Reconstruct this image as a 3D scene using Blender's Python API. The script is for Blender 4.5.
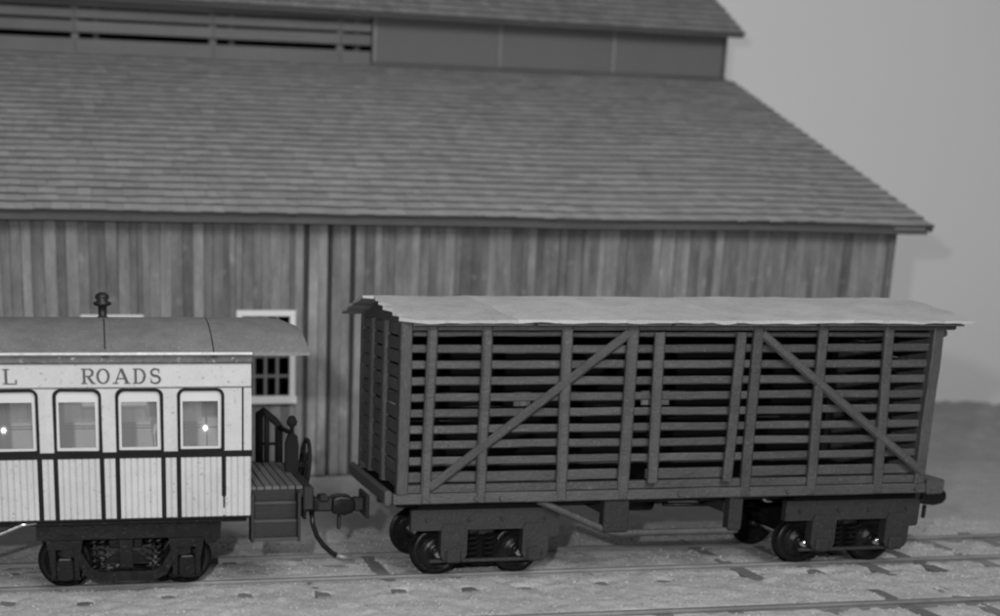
import bpy, math, random
from mathutils import Vector, Matrix, Euler, noise

for o in list(bpy.data.objects):
    bpy.data.objects.remove(o)
SC = bpy.context.scene
COL = SC.collection
R = math.radians
rnd = random.Random(7)

# ------------------------------------------------------------------ camera
CAM = Vector((-5.5556, -17.4214, 4.8832))
YAW, PITCH, ROLL = -0.16440, 0.24043, 0.0099
fw = Vector((-math.sin(YAW)*math.cos(PITCH), math.cos(YAW)*math.cos(PITCH), -math.sin(PITCH)))
rt = Vector((math.cos(YAW), math.sin(YAW), 0))
up = rt.cross(fw)
r2 = math.cos(ROLL)*rt + math.sin(ROLL)*up
u2 = -math.sin(ROLL)*rt + math.cos(ROLL)*up
cam = bpy.data.cameras.new('Camera')
camo = bpy.data.objects.new('Camera', cam)
COL.objects.link(camo)
M = Matrix((r2, u2, -fw)).transposed().to_4x4()
M.translation = CAM
camo.matrix_world = M
cam.sensor_width = 36
cam.lens = 1199.2/1000*36
cam.shift_x = (500-298.52)/1000
cam.shift_y = (552.28-308)/1000
cam.clip_end = 500
cam.dof.use_dof = True
cam.dof.focus_distance = 18.0
cam.dof.aperture_fstop = 0.26
SC.camera = camo

# ------------------------------------------------------------------ light
w = bpy.data.worlds.new('World')
SC.world = w
w.use_nodes = True
w.node_tree.nodes['Background'].inputs[0].default_value = (1, 1, 1, 1)
w.node_tree.nodes['Background'].inputs[1].default_value = 0.17

def area(name, loc, target, size, power):
    l = bpy.data.lights.new(name, 'AREA')
    l.shape = 'DISK'
    l.size = size
    l.energy = power
    o = bpy.data.objects.new(name, l)
    COL.objects.link(o)
    o.location = loc
    o.rotation_euler = (Vector(target)-Vector(loc)).to_track_quat('-Z', 'Y').to_euler()
    return o
area('flash_lamp', CAM - rt*1.5 + up*1.5 - fw*0.5, (3, 4, 3), 0.42, 2500)
area('ceiling_lamp', (3, -27, 23), (8, 10, 3), 18, 10300)

SC.view_settings.view_transform = 'Standard'
SC.view_settings.look = 'None'
SC.view_settings.exposure = 0
SC.view_settings.gamma = 1
SC.render.engine = 'CYCLES'
SC.cycles.filter_width = 2.2
SC.cycles.caustics_reflective = False

# ------------------------------------------------------------------ materials
def mat(name, base, rough=0.8, var=0.25, scale=6, stretch=(1, 1, 1), bump=0.0, bscale=None, metal=0.0,
        objrand=0.0, attr=False, spec=0.3, fine=0.0, specks=0.0, sscale=60):
    m = bpy.data.materials.new(name)
    m.use_nodes = True
    nt = m.node_tree
    N, L = nt.nodes, nt.links
    b = N['Principled BSDF']
    b.inputs['Roughness'].default_value = rough
    b.inputs['Metallic'].default_value = metal
    b.inputs['Specular IOR Level'].default_value = spec
    tc = N.new('ShaderNodeTexCoord')
    oi = N.new('ShaderNodeObjectInfo')
    off = N.new('ShaderNodeVectorMath'); off.operation = 'SCALE'
    off.inputs[0].default_value = (37, 61, 83)
    L.new(oi.outputs['Random'], off.inputs['Scale'])
    add = N.new('ShaderNodeVectorMath'); add.operation = 'ADD'
    L.new(tc.outputs['Object'], add.inputs[0]); L.new(off.outputs[0], add.inputs[1])
    mp = N.new('ShaderNodeMapping'); mp.inputs['Scale'].default_value = stretch
    L.new(add.outputs[0], mp.inputs['Vector'])
    def nz(sc, det, src):
        n = N.new('ShaderNodeTexNoise'); n.inputs['Scale'].default_value = sc
        n.inputs['Detail'].default_value = det; n.inputs['Roughness'].default_value = 0.65
        L.new(src.outputs[0], n.inputs['Vector']); return n
    def mth(op, a, bb):
        k = N.new('ShaderNodeMath'); k.operation = op
        for i, v in enumerate((a, bb)):
            if isinstance(v, (int, float)): k.inputs[i].default_value = v
            else: L.new(v, k.inputs[i])
        return k.outputs[0]
    n1 = nz(scale, 5, mp)
    f = mth('MULTIPLY_ADD', n1.outputs[0], 2*var); N[-1].inputs[2].default_value = 1-var
    n0 = nz(scale*0.13, 3, add)
    g = mth('MULTIPLY_ADD', n0.outputs[0], 2*var); N[-1].inputs[2].default_value = 1-var
    f = mth('MULTIPLY', f, g)
    if fine:
        n2 = nz(scale*9, 2, mp)
        h = mth('MULTIPLY_ADD', n2.outputs[0], 2*fine); N[-1].inputs[2].default_value = 1-fine
        f = mth('MULTIPLY', f, h)
    if objrand:
        h = mth('MULTIPLY_ADD', oi.outputs['Random'], 2*objrand); N[-1].inputs[2].default_value = 1-objrand
        f = mth('MULTIPLY', f, h)
    if attr:
        at = N.new('ShaderNodeAttribute'); at.attribute_name = 'tone'
        h = mth('ADD', at.outputs['Fac'], 1.0)
        f = mth('MULTIPLY', f, h)
    f = mth('MULTIPLY', f, base)
    BASEF = [f]
    if specks:          # chips and dust: small pale spots with a shape of their own
        n3 = nz(sscale, 2, add)
        k = N.new('ShaderNodeMapRange'); k.inputs[1].default_value = 0.62; k.inputs[2].default_value = 0.73
        L.new(n3.outputs[0], k.inputs[0])
        f = mth('MULTIPLY_ADD', k.outputs[0], specks);
        LAST = N[-1]
        L.new(BASEF[0], LAST.inputs[2])
        f = LAST.outputs[0]
    cr = N.new('ShaderNodeCombineColor')
    for i in range(3): L.new(f, cr.inputs[i])
    L.new(cr.outputs[0], b.inputs['Base Color'])
    if bump:
        bp = N.new('ShaderNodeBump'); bp.inputs['Strength'].default_value = bump
        bp.inputs['Distance'].default_value = 0.02
        nb = nz(bscale or scale*3, 4, mp)
        L.new(nb.outputs[0], bp.inputs['Height']); L.new(bp.outputs[0], b.inputs['Normal'])
    # roughness wear
    rr = mth('MULTIPLY_ADD', n1.outputs[0], 0.3); N[-1].inputs[2].default_value = max(0.02, rough-0.15)
    L.new(rr, b.inputs['Roughness'])
    return m

M_CREAM = mat('cream_paint', 0.34, 0.65, 0.15, 4, bump=0.12, bscale=40, fine=0.12, specks=-0.14, sscale=16)
M_SASH = mat('sash_paint', 0.38, 0.5, 0.06, 6, fine=0.04)
M_BLACKTRIM = mat('black_trim', 0.009, 0.85, 0.4, 9, fine=0.3, spec=0.12, bump=0.4, bscale=30)
M_LETTER = mat('letter_paint', 0.035, 0.5, 0.3, 20)
M_COACHROOF = mat('coach_roof_paint', 0.125, 0.85, 0.38, 3.2, bump=0.3, bscale=25, fine=0.3, objrand=0.05, specks=0.06, sscale=22)
M_CORNICE = mat('cornice_paint', 0.085, 0.8, 0.6, 14, bump=0.5, bscale=30, fine=0.4, specks=0.2, sscale=18)
M_GUTTER = mat('gutter_paint', 0.42, 0.7, 0.5, 7, fine=0.4, bump=0.5, bscale=20)
M_INTERIOR = mat('coach_interior', 0.6, 0.7, 0.2, 4)
M_SEAT = mat('seat_cloth', 0.4, 0.85, 0.25, 6)
M_IRON = mat('black_iron', 0.006, 0.32, 0.4, 8, bump=0.25, bscale=30, metal=0.0, spec=0.22, fine=0.3, specks=0.03, sscale=26)
M_STEEL = mat('bright_steel', 0.75, 0.16, 0.12, 10, metal=1.0)
M_STEP = mat('step_paint', 0.012, 0.6, 0.35, 8, bump=0.3, bscale=25, fine=0.25)
M_CARWOOD = mat('stock_car_wood', 0.047, 0.6, 0.36, 5, (0.35, 1, 1), bump=0.8, bscale=22, objrand=0.2, fine=0.36, specks=0.07, sscale=34)
M_CARPOST = mat('stock_car_post', 0.046, 0.55, 0.36, 5, (1, 1, 0.3), bump=0.8, bscale=22, objrand=0.2, fine=0.36, specks=0.06, sscale=34)
M_CARROOF = mat('canvas_roof', 0.30, 0.9, 0.30, 2.2, (0.8, 1.4, 1), bump=0.4, bscale=9, fine=0.16, objrand=0.04, specks=-0.08, sscale=12)
M_TRUCKWOOD = mat('truck_wood', 0.017, 0.6, 0.3, 6, bump=0.6, bscale=20, objrand=0.1, fine=0.35, specks=0.03, sscale=30)
M_BOARD = mat('weathered_board', 0.155, 0.9, 0.75, 3.0, (1.3, 1, 0.26), bump=0.4, bscale=9, objrand=0.26, fine=0.32, specks=0.05, sscale=2.2)
M_TRIM = mat('building_trim', 0.075, 0.9, 0.3, 3, bump=0.2, objrand=0.12, fine=0.2)
M_SHINGLE = mat('shingle', 0.285, 0.92, 0.24, 3.0, bump=0.35, bscale=14, objrand=0.11, attr=True, fine=0.2)
M_ROWSHADE = mat('shingle_row_shade', 0.06, 0.95, 0.3, 8, fine=0.3)  # butt faces coloured dark to draw the shadow lines between shingle rows
M_ROOFDECK = mat('roof_deck', 0.05, 0.95, 0.2, 3)
M_PANEL = mat('clerestory_panel', 0.135, 0.9, 0.10, 1.2, bump=0.1, objrand=0.06)
M_LOUVER = mat('louver_wood', 0.15, 0.9, 0.25, 2, (0.3, 1, 1), bump=0.2, objrand=0.12, fine=0.1)
M_BATTEN = mat('pale_batten', 0.21, 0.9, 0.25, 3, fine=0.2)
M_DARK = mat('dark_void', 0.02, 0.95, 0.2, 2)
M_WHITE = mat('white_paint', 0.6, 0.6, 0.10, 3)
M_MUNTIN = mat('muntin_paint', 0.14, 0.7, 0.2, 5)
M_BACK = mat('sky_backdrop', 0.74, 0.95, 0.025, 0.25, bump=0.05, bscale=8)
M_GROUND = mat('sandy_ballast', 0.325, 0.95, 0.26, 2.4, bump=0.7, bscale=26, fine=0.5)
M_HILL = mat('bank_scatter', 0.29, 0.95, 0.25, 1.2, bump=0.6, bscale=8, fine=0.3)
M_RAIL = mat('rail_metal', 0.19, 0.5, 0.5, 1.2, (0.5, 1, 1), metal=0.4, fine=0.25)
M_TIE = mat('tie_wood', 0.12, 0.9, 0.3, 5, (1, 0.3, 1), bump=0.4, objrand=0.25, fine=0.3)
M_INNER = mat('inner_black', 0.006, 0.95, 0.3, 5, spec=0.05)  # near-black for far slats, car floor, truck transoms, springs and bolsters
M_STONE = mat('ballast_grain', 0.33, 0.95, 0.25, 3, attr=True)
M_PIPE = mat('stove_pipe_iron', 0.01, 0.5, 0.3, 10)

def glass(name, fac, rough, tint=(0.75, 0.75, 0.75, 1), milk=0.0):
    m = bpy.data.materials.new(name); m.use_nodes = True
    N, L = m.node_tree.nodes, m.node_tree.links
    N.remove(N['Principled BSDF'])
    t = N.new('ShaderNodeBsdfTransparent'); t.inputs[0].default_value = tint
    g = N.new('ShaderNodeBsdfGlossy'); g.inputs['Roughness'].default_value = rough
    mx = N.new('ShaderNodeMixShader'); mx.inputs[0].default_value = fac
    src = t
    if milk:            # cloudy celluloid glazing
        df = N.new('ShaderNodeBsdfDiffuse'); df.inputs[0].default_value = (0.8, 0.8, 0.8, 1)
        m2 = N.new('ShaderNodeMixShader'); m2.inputs[0].default_value = milk
        L.new(t.outputs[0], m2.inputs[1]); L.new(df.outputs[0], m2.inputs[2]); src = m2
    L.new(src.outputs[0], mx.inputs[1]); L.new(g.outputs[0], mx.inputs[2])
    L.new(mx.outputs[0], N['Material Output'].inputs[0])
    return m
M_GLASS = glass('window_glass', 0.09, 0.05, (0.95, 0.95, 0.95, 1), 0.13)
M_DGLASS = glass('dark_glass', 0.10, 0.1, (0.35, 0.35, 0.35, 1))

# ------------------------------------------------------------------ helpers
ORG = {}          # object -> origin in its thing's frame

def link(o, parent, loc):
    COL.objects.link(o)
    loc = Vector(loc)
    if parent is not None:
        o.parent = parent
        o.location = loc - ORG[parent.name]
    else:
        o.location = loc
    ORG[o.name] = loc
    return o

def thing(name, label, cat, loc, rz=0.0, group=None, frame0=False):
    o = bpy.data.objects.new(name, None)
    o.empty_display_size = 0.3
    COL.objects.link(o)
    o.location = loc
    o.rotation_euler = (0, 0, rz)
    o['label'] = label; o['category'] = cat
    if group: o['group'] = group
    ORG[o.name] = Vector((0, 0, 0)) if frame0 else Vector(loc)
    return o

def mk(name, verts, faces, m, parent=None, loc=(0, 0, 0), smooth=False):
    loc = Vector(loc)
    me = bpy.data.meshes.new(name)
    me.from_pydata([tuple(Vector(v)-loc) for v in verts], [], faces)
    me.materials.append(m)
    if smooth:
        for p in me.polygons: p.use_smooth = True
    me.update()
    o = bpy.data.objects.new(name, me)
    return link(o, parent, loc)

CACHE = {}
def boxdata(dx, dy, dz, b):
    k = 0.5
    X, Y, Z = dx*k, dy*k, dz*k
    b = min(b, X*0.6, Y*0.6, Z*0.6)
    if b <= 0:
        v = [(sx*X, sy*Y, sz*Z) for sx in (-1, 1) for sy in (-1, 1) for sz in (-1, 1)]
        f = [(0, 1, 3, 2), (4, 6, 7, 5), (0, 4, 5, 1), (2, 3, 7, 6), (0, 2, 6, 4), (1, 5, 7, 3)]
        return v, f
    v, idx = [], {}
    for sx in (-1, 1):
        for sy in (-1, 1):
            for sz in (-1, 1):
                for a, p in enumerate(((sx*X, sy*(Y-b), sz*(Z-b)), (sx*(X-b), sy*Y, sz*(Z-b)), (sx*(X-b), sy*(Y-b), sz*Z))):
                    idx[(sx, sy, sz, a)] = len(v); v.append(p)
    f = []
    S = (-1, 1)
    for a in range(3):
        o1, o2 = [(1, 2), (0, 2), (0, 1)][a]
        for s in S:
            q = []
            for s1, s2 in ((-1, -1), (1, -1), (1, 1), (-1, 1)):
                c = [0, 0, 0]; c[a] = s; c[o1] = s1; c[o2] = s2
                q.append(idx[(c[0], c[1], c[2], a)])
            flip = (s > 0) != (a != 1)
            f.append(tuple(reversed(q)) if flip else tuple(q))
    for a in range(3):       # edges along axis a
        o1, o2 = [(1, 2), (0, 2), (0, 1)][a]
        for s1 in S:
            for s2 in S:
                c0 = [0, 0, 0]; c1 = [0, 0, 0]
                c0[a] = -1; c1[a] = 1
                c0[o1] = c1[o1] = s1; c0[o2] = c1[o2] = s2
                f.append((idx[(*c0, o1)], idx[(*c1, o1)], idx[(*c1, o2)], idx[(*c0, o2)]))
    for sx in S:
        for sy in S:
            for sz in S:
                f.append((idx[(sx, sy, sz, 0)], idx[(sx, sy, sz, 1)], idx[(sx, sy, sz, 2)]))
    return v, f

def fixn(me):
    import bmesh
    bm = bmesh.new(); bm.from_mesh(me)
    bmesh.ops.recalc_face_normals(bm, faces=bm.faces)
    bm.to_mesh(me); bm.free()

def box(name, b, m, parent, bev=0.012, rot=None):
    x0, x1, y0, y1, z0, z1 = b
    d = (round(x1-x0, 3), round(y1-y0, 3), round(z1-z0, 3))
    key = (d, bev, m.name)
    if key not in CACHE:
        v, f = boxdata(*d, bev)
        me = bpy.data.meshes.new(name); me.from_pydata(v, [], f); me.materials.append(m); fixn(me)
        CACHE[key] = me
    o = bpy.data.objects.new(name, CACHE[key])
    link(o, parent, ((x0+x1)/2, (y0+y1)/2, (z0+z1)/2))
    if rot: o.rotation_euler = rot
    return o

def rough(name, b, m, parent, bev=0.012, rot=None, amp=0.006, step=0.22):
    """hand-cut stick: chamfered section swept along the longest side with small irregularities"""
    x0, x1, y0, y1, z0, z1 = b
    c = Vector(((x0+x1)/2, (y0+y1)/2, (z0+z1)/2))
    d = [x1-x0, y1-y0, z1-z0]
    a = d.index(max(d)); p, q = [i for i in range(3) if i != a]
    L_ = d[a]; n = max(3, min(14, int(L_/step)))
    P, Q = d[p]/2, d[q]/2
    k = min(bev, P*0.7, Q*0.7)
    sec = [(-P, -Q+k), (-P+k, -Q), (P-k, -Q), (P, -Q+k), (P, Q-k), (P-k, Q), (-P+k, Q), (-P, Q-k)]
    v, f = [], []
    sd = rnd.uniform(0, 500)
    for i in range(n+1):
        t = -L_/2 + L_*i/n
        dp = amp*1.3*noise.noise(Vector((t*1.1, sd, 1))); dq = amp*1.3*noise.noise(Vector((t*1.1, sd, 7)))
        for j, (u_, w_) in enumerate(sec):
            e = [0, 0, 0]
            e[a] = t + (rnd.uniform(-0.006, 0.006) if i in (0, n) else 0)
            e[p] = u_ + dp + rnd.uniform(-amp, amp)*0.45
            e[q] = w_ + dq + rnd.uniform(-amp, amp)*0.45
            v.append(tuple(e))
    for i in range(n):
        for j in range(8):
            f.append((i*8+j, i*8+(j+1) % 8, (i+1)*8+(j+1) % 8, (i+1)*8+j))
    f += [tuple(range(8)), tuple(range(n*8, n*8+8))]
    me = bpy.data.meshes.new(name); me.from_pydata(v, [], f); me.materials.append(m); fixn(me)
    o = bpy.data.objects.new(name, me)
    link(o, parent, c)
    if rot: o.rotation_euler = rot
    return o

def bar(name, A, B, w, t, m, parent, bev=0.012, rg=False):
    """rectangular bar in an XZ plane from A to B (w in plane, t along Y)"""
    A, B = Vector(A), Vector(B)
    L = (B-A).length; c = (A+B)/2
    a = math.atan2(B.z-A.z, B.x-A.x)
    o = (rough if rg else box)(name, (c.x-L/2, c.x+L/2, c.y-t/2, c.y+t/2, c.z-w/2, c.z+w/2), m, parent, bev)
    o.rotation_euler = (0, -a, 0)
    return o

def tubedata(pts, rad, n=10, cap=True):
    pts = [Vector(p) for p in pts]
    v, f = [], []
    for i, p in enumerate(pts):
        t = (pts[min(i+1, len(pts)-1)]-pts[max(i-1, 0)]).normalized()
        a = t.orthogonal().normalized() if i == 0 else (pa - t*pa.dot(t)).normalized()
        pa = a
        b = t.cross(a)
        r = rad[i] if isinstance(rad, (list, tuple)) else rad
        for k in range(n):
            q = 2*math.pi*k/n
            v.append(p + a*math.cos(q)*r + b*math.sin(q)*r)
    for i in range(len(pts)-1):
        for k in range(n):
            f.append((i*n+k, i*n+(k+1) % n, (i+1)*n+(k+1) % n, (i+1)*n+k))
    if cap:
        f.append(tuple(reversed(range(n)))); f.append(tuple(range((len(pts)-1)*n, len(pts)*n)))
    return v, f

def tube(name, pts, rad, m, parent, n=10, smooth=True):
    v, f = tubedata(pts, rad, n)
    c = sum((Vector(p) for p in pts), Vector())/len(pts)
    return mk(name, v, f, m, parent, c, smooth)

def lathe(prof, axis, c, n=28):
    """prof: list of (r, h) along axis"""
    v, f = [], []
    c = Vector(c)
    for r, h in prof:
        for k in range(n):
            q = 2*math.pi*k/n
            a, b = r*math.cos(q), r*math.sin(q)
            v.append(c + (Vector((a, h, b)) if axis == 'Y' else Vector((a, b, h)) if axis == 'Z' else Vector((h, a, b))))
    for i in range(len(prof)-1):
        for k in range(n):
            f.append((i*n+k, i*n+(k+1) % n, (i+1)*n+(k+1) % n, (i+1)*n+k))
    f.append(tuple(range(n))); f.append(tuple(range((len(prof)-1)*n, len(prof)*n)))
    return v, f

def lat(name, prof, axis, c, m, parent, n=28, smooth=True):
    v, f = lathe(prof, axis, c, n)
    o = mk(name, v, f, m, parent, c, False)
    fixn(o.data)
    if smooth:
        o.data.shade_smooth() if hasattr(o.data, 'shade_smooth') else None
        for e in o.data.polygons: e.use_smooth = len(e.vertices) == 4
    return o

def prism(name, poly, y0, y1, m, parent, smooth=False):
    """polygon in XZ extruded along Y"""
    n = len(poly)
    v = [(x, y0, z) for x, z in poly] + [(x, y1, z) for x, z in poly]
    f = [tuple(range(n)), tuple(range(2*n-1, n-1, -1))]
    f += [(i, i+n, (i+1) % n+n, (i+1) % n) for i in range(n)]
    cx = sum(p[0] for p in poly)/n; cz = sum(p[1] for p in poly)/n
    o = mk(name, v, f, m, parent, (cx, (y0+y1)/2, cz))
    fixn(o.data)
    return o

def copy_tree(o, parent, delta):
    c = o.copy(); COL.objects.link(c); c.parent = parent
    c.location = o.location + Vector(delta)
    for ch in o.children:
        k = ch.copy(); COL.objects.link(k); k.parent = c
    return c

def nzv(x, y, s, seed=0.0):
    return noise.noise(Vector((x*s, y*s, seed)))

# ------------------------------------------------------------------ the setting
TIES = [-16.0+1.13*i for i in range(13)] + [-1.27, -0.20, 0.70, 1.95, 2.99, 4.53, 5.70, 6.76, 7.80] + [8.9+1.12*i for i in range(12)]
SPOTS = [(tx+rnd.uniform(-.04, .04), rnd.choice((-0.74, -0.68, -0.62)) if tx < 4 else rnd.uniform(-0.45, -0.30), 0.13 if tx < 4 else 0.24) for tx in TIES]
def gh(x, y):
    """ground height: ballast nearly up to the rail heads, falling to the yard"""
    d = min(abs(y-0.7175), abs(y+3.05))
    k = min(1, max(0, (y-3.0)/1.5))
    q = min(1, max(0, (x-3.2)/1.5))
    h = (0.108 - 0.022*q)*(1-k)
    dr = min(abs(y), abs(y-1.435), abs(y+2.33), abs(y+3.765))
    if dr < 0.22: h -= 0.032*(1-dr/0.22)
    n = nzv(x, y, 0.9, 1)*0.026 + nzv(x, y, 2.6, 5)*0.030 + nzv(x, y, 6, 9)*0.022
    if 0.02 < y < 1.42 or -3.74 < y < -2.36:
        h -= 0.012
    if k > 0:
        n += k*nzv(x, y, 0.35, 3)*0.05
    # bank at the foot of the backdrop on the right
    n *= 0.55 + 0.45*(1-k)
    if abs(y+0.55) < 0.5:
        for tx, ty, tw in SPOTS:
            e = ((x-tx)/tw)**2 + ((y-ty)/0.11)**2
            if e < 5: n -= 0.09*math.exp(-e)
    return h + n

def axis_coords(a0, a1, fine0, fine1, fs, cs):
    out = []
    x = a0
    while x < a1:
        out.append(x)
        x += fs if fine0 <= x < fine1 else cs
    out.append(a1)
    return out
gx = axis_coords(-30, 45, -9, 11, 0.06, 0.7)
gy = axis_coords(-9, 26, -4.0, 3.6, 0.055, 0.5)
gv = []
for y in gy:
    for x in gx:
        z = gh(x, y)
        for ry in (0, 1.435, -2.33, -3.765):      # flangeways: ballast stays below the rail heads
            if abs(y-ry) < 0.10: z = min(z, 0.085)
        if x > 14.8 and y > 16.6: z -= 0.40*(y-16.6)*min(1, (x-14.8)/0.8)      # the bench drops away behind the bank
        gv.append((x, y, z))
nx = len(gx)
gf = [(j*nx+i, j*nx+i+1, (j+1)*nx+i+1, (j+1)*nx+i) for j in range(len(gy)-1) for i in range(nx-1)]
g = mk('ground', gv, gf, M_GROUND, smooth=True)
g['kind'] = 'structure'

# gently curved backdrop wall
bv, bf = [], []
pts = []
for i in range(61):
    x = -34 + i*88/60
    y = 25.0 - 0.0*(x-5)
    if x > 34: y -= ((x-34)**2)*0.02
    if x < -20: y -= ((-20-x)**2)*0.03
    pts.append((x, y))
for x, y in pts: bv.append((x, y, -6))
for x, y in pts: bv.append((x, y, 32))
for x, y in pts: bv.append((x, y+0.3, -6))
for x, y in pts: bv.append((x, y+0.3, 32))
n = len(pts)
for i in range(n-1):
    bf.append((i, i+1, n+i+1, n+i))
    bf.append((2*n+i+1, 2*n+i, 3*n+i, 3*n+i+1))
    bf.append((n+i, n+i+1, 3*n+i+1, 3*n+i))
bd = mk('sky', bv, bf, M_BACK, smooth=True)
bd['kind'] = 'structure'

# low scenic bank in front of the backdrop, right of the building
hv, hf = [], []
hx = [14.6 + i*0.16 for i in range(170)]
hy = [-2.6 + j*0.2 for j in range(34)]
for yy in hy:
    for x in hx:
        t = (yy+2.6)/(6.6)
        s = max(0, math.sin(min(1, t*1.02)*math.pi*0.62))**1.3
        ht = 0.77 - 0.045*(x-17) + 0.26*nzv(x, 0, 0.55, 4) + 0.16*nzv(x, yy, 1.6, 8) + 0.07*nzv(x, yy, 4.5, 3)
        z = s*ht + (0.05*nzv(x, yy, 4, 2) if 0.05 < t else 0)
        edge = min(1, (x-14.6)/0.8)
        hv.append((x, 14.2+yy, max(-0.05, z*edge) - 0.03))
nx = len(hx)
hf = [(j*nx+i, j*nx+i+1, (j+1)*nx+i+1, (j+1)*nx+i) for j in range(len(hy)-1) for i in range(nx-1)]
h = mk('hill', hv, hf, M_HILL, smooth=True)
h['kind'] = 'structure'

# loose grains of ballast
sv, sf, tone = [], [], []
for i in range(14000):
    x = rnd.uniform(-8, 11); y = rnd.uniform(-3.2, 3.2)
    if any(abs(y-q) < 0.09 for q in (0, 1.435, -2.33)): continue
    s = 0.008+0.026*rnd.random()**2
    z = gh(x, y)
    b = len(sv)
    for k in range(3):
        q = k*2.09+rnd.random()
        sv.append((x+math.cos(q)*s, y+math.sin(q)*s, z-0.004+rnd.random()*s*0.3))
    sv.append((x+rnd.uniform(-.4, .4)*s, y+rnd.uniform(-.4, .4)*s, z+s*rnd.uniform(0.5, 1.0)))
    sf += [(b, b+1, b+3), (b+1, b+2, b+3), (b+2, b, b+3)]
    t = rnd.uniform(-0.45, 0.12); tone += [t]*4
st = mk('ballast_grains', sv, sf, M_STONE)
a = st.data.attributes.new('tone', 'FLOAT', 'POINT'); a.data.foreach_set('value', tone)
st['kind'] = 'stuff'; st['label'] = 'loose sandy ballast grains scattered between and beside the tracks'; st['category'] = 'ballast'

# ------------------------------------------------------------------ tracks
def rail_profile():
    return [(-0.065, 0.03), (0.065, 0.03), (0.065, 0.042), (0.018, 0.052), (0.018, 0.105), (0.050, 0.113),
            (0.050, 0.140), (0.040, 0.150), (-0.040, 0.150), (-0.050, 0.140), (-0.050, 0.113), (-0.018, 0.105), (-0.018, 0.052), (-0.065, 0.042)]
def track(y0, label, xs):
    t = thing('railway_track', label, 'track', (0, y0+0.7175, 0), group='model railway tracks')
    pr = rail_profile(); n = len(pr)
    for y in (y0, y0+1.435):
        v, f = [], []
        sx = [-22+i*1.0 for i in range(53)]
        for x in sx:
            dy = 0.006*nzv(x, y, 0.4, 2)
            for a, b in pr: v.append((x, y+a+dy, b))
        for i in range(len(sx)-1):
            for k in range(n):
                f.append((i*n+k, (i+1)*n+k, (i+1)*n+(k+1) % n, i*n+(k+1) % n))
        f.append(tuple(range(n))); f.append(tuple(reversed(range((len(sx)-1)*n, len(sx)*n))))
        o = mk('rail', v, f, M_RAIL, t, (0, y, 0.09)); fixn(o.data)
    for x in xs:
        top = 0.076 + rnd.uniform(-0.014, 0.016)
        box('tie', (x-0.115, x+0.115, y0-0.82, y0+2.255, top-0.15, top), M_TIE, t, 0.012, (0, 0, R(rnd.uniform(-1.5, 1.5))))
    return t
ties = TIES
track(0.0, 'model railway track under the coach and the slatted stock car', ties)
track(-2.33-1.435, 'empty railway track in front, its far rail crossing the lower right corner', [q+0.2 for q in ties])

# ------------------------------------------------------------------ freight house (local frame, front wall at y = 0)
BR = thing('freight_house', 'long weathered board freight house with shingled roof and raised clerestory', 'building',
           (-0.378, 9.448, 0), R(2.5), frame0=True)
WX0, WX1 = -12.0, 14.02
WINS = [(-5.57, -4.22, 1.70, 3.66), (-2.19, -0.86, 1.70, 3.76)]
# wall shell behind the boards
def quadwall(name, segs, m):
    v, f = [], []
    for x0, x1, z0, z1 in segs:
        b = len(v)
        v += [(x0, 0.06, z0), (x1, 0.06, z0), (x1, 0.06, z1), (x0, 0.06, z1), (x0, 0.16, z0), (x1, 0.16, z0), (x1, 0.16, z1), (x0, 0.16, z1)]
        f += [(b, b+1, b+2, b+3), (b+5, b+4, b+7, b+6), (b+3, b+2, b+6, b+7), (b+1, b+5, b+6, b+2), (b+4, b, b+3, b+7), (b+4, b+5, b+1, b)]
    return mk(name, v, f, m, BR, (0, 0.1, 0))
segs = [(WX0, WINS[0][0], 0, 5.9), (WINS[0][1], WINS[1][0], 0, 5.9), (WINS[1][1], WX1, 0, 5.9)]
for wn in WINS:
    segs += [(wn[0], wn[1], 0, wn[2]), (wn[0], wn[1], wn[3], 5.9)]
quadwall('wall', segs, M_DARK)
x = WX0
while x < WX1-0.05:
    wd = rnd.choice((0.15, 0.17, 0.19, 0.21, 0.23, 0.26))
    if x+wd > WX1-0.12: wd = round(WX1-x, 3)
    for e_ in (WINS[0][0], WINS[0][1], WINS[1][0], WINS[1][1]):
        if x+0.06 < e_ < x+wd+0.06: wd = round(e_-x, 3)
    y = rnd.uniform(-0.012, 0.02)
    gap = rnd.choice((0.002, 0.002, 0.003, 0.006, 0.014))
    for gx_ in (-0.65, -0.12, 0.42):        # wide joints of the door frame
        if x < gx_ < x+wd: wd = max(0.1, round(gx_-x, 3)); gap = 0.11
    cuts = [(0.03, 5.84)]
    for wn in WINS:
        if x+wd > wn[0]+0.02 and x < wn[1]-0.02:
            cuts = [(0.03, wn[2]), (wn[3], 5.84)]
    for z0, z1 in cuts:
        box('board', (x+gap/2, x+wd-gap/2, y-0.02, y+0.055, z0, z1), M_BOARD, BR, 0.005, (0, R(rnd.uniform(-0.22, 0.22)), 0))
    x += wd
box('corner_board', (WX1-0.16, WX1+0.03, -0.09, -0.03, 0.02, 5.6), M_BOARD, BR, 0.012)
# end and back walls
EZ, EY, PT = 5.78, -0.5, math.tan(R(25.2))
CY = 9.17
def roofz(y): return EZ + (y-EY)*PT
for xx, nm in ((WX1-0.10, 'end_wall'), (WX0, 'end_wall')):
    v = []
    pr = [(0.17, 0), (0.17, roofz(0.17)-0.12), (CY, roofz(CY)-0.12), (CY+4.2, roofz(CY)-0.12), (CY+4.2, 0)]
    for dx in (0, 0.1):
        v += [(xx+dx, a, b) for a, b in pr]
    n = len(pr)
    f = [tuple(range(n)), tuple(reversed(range(n, 2*n)))] + [(i, (i+1) % n, (i+1) % n+n, i+n) for i in range(n)]
    o = mk(nm, v, f, M_TRIM, BR, (xx, 9, 0)); fixn(o.data)
box('back_wall', (WX0+0.11, WX1-0.11, CY+4.05, CY+4.18, 0, roofz(CY)-0.15), M_TRIM, BR)
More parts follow.
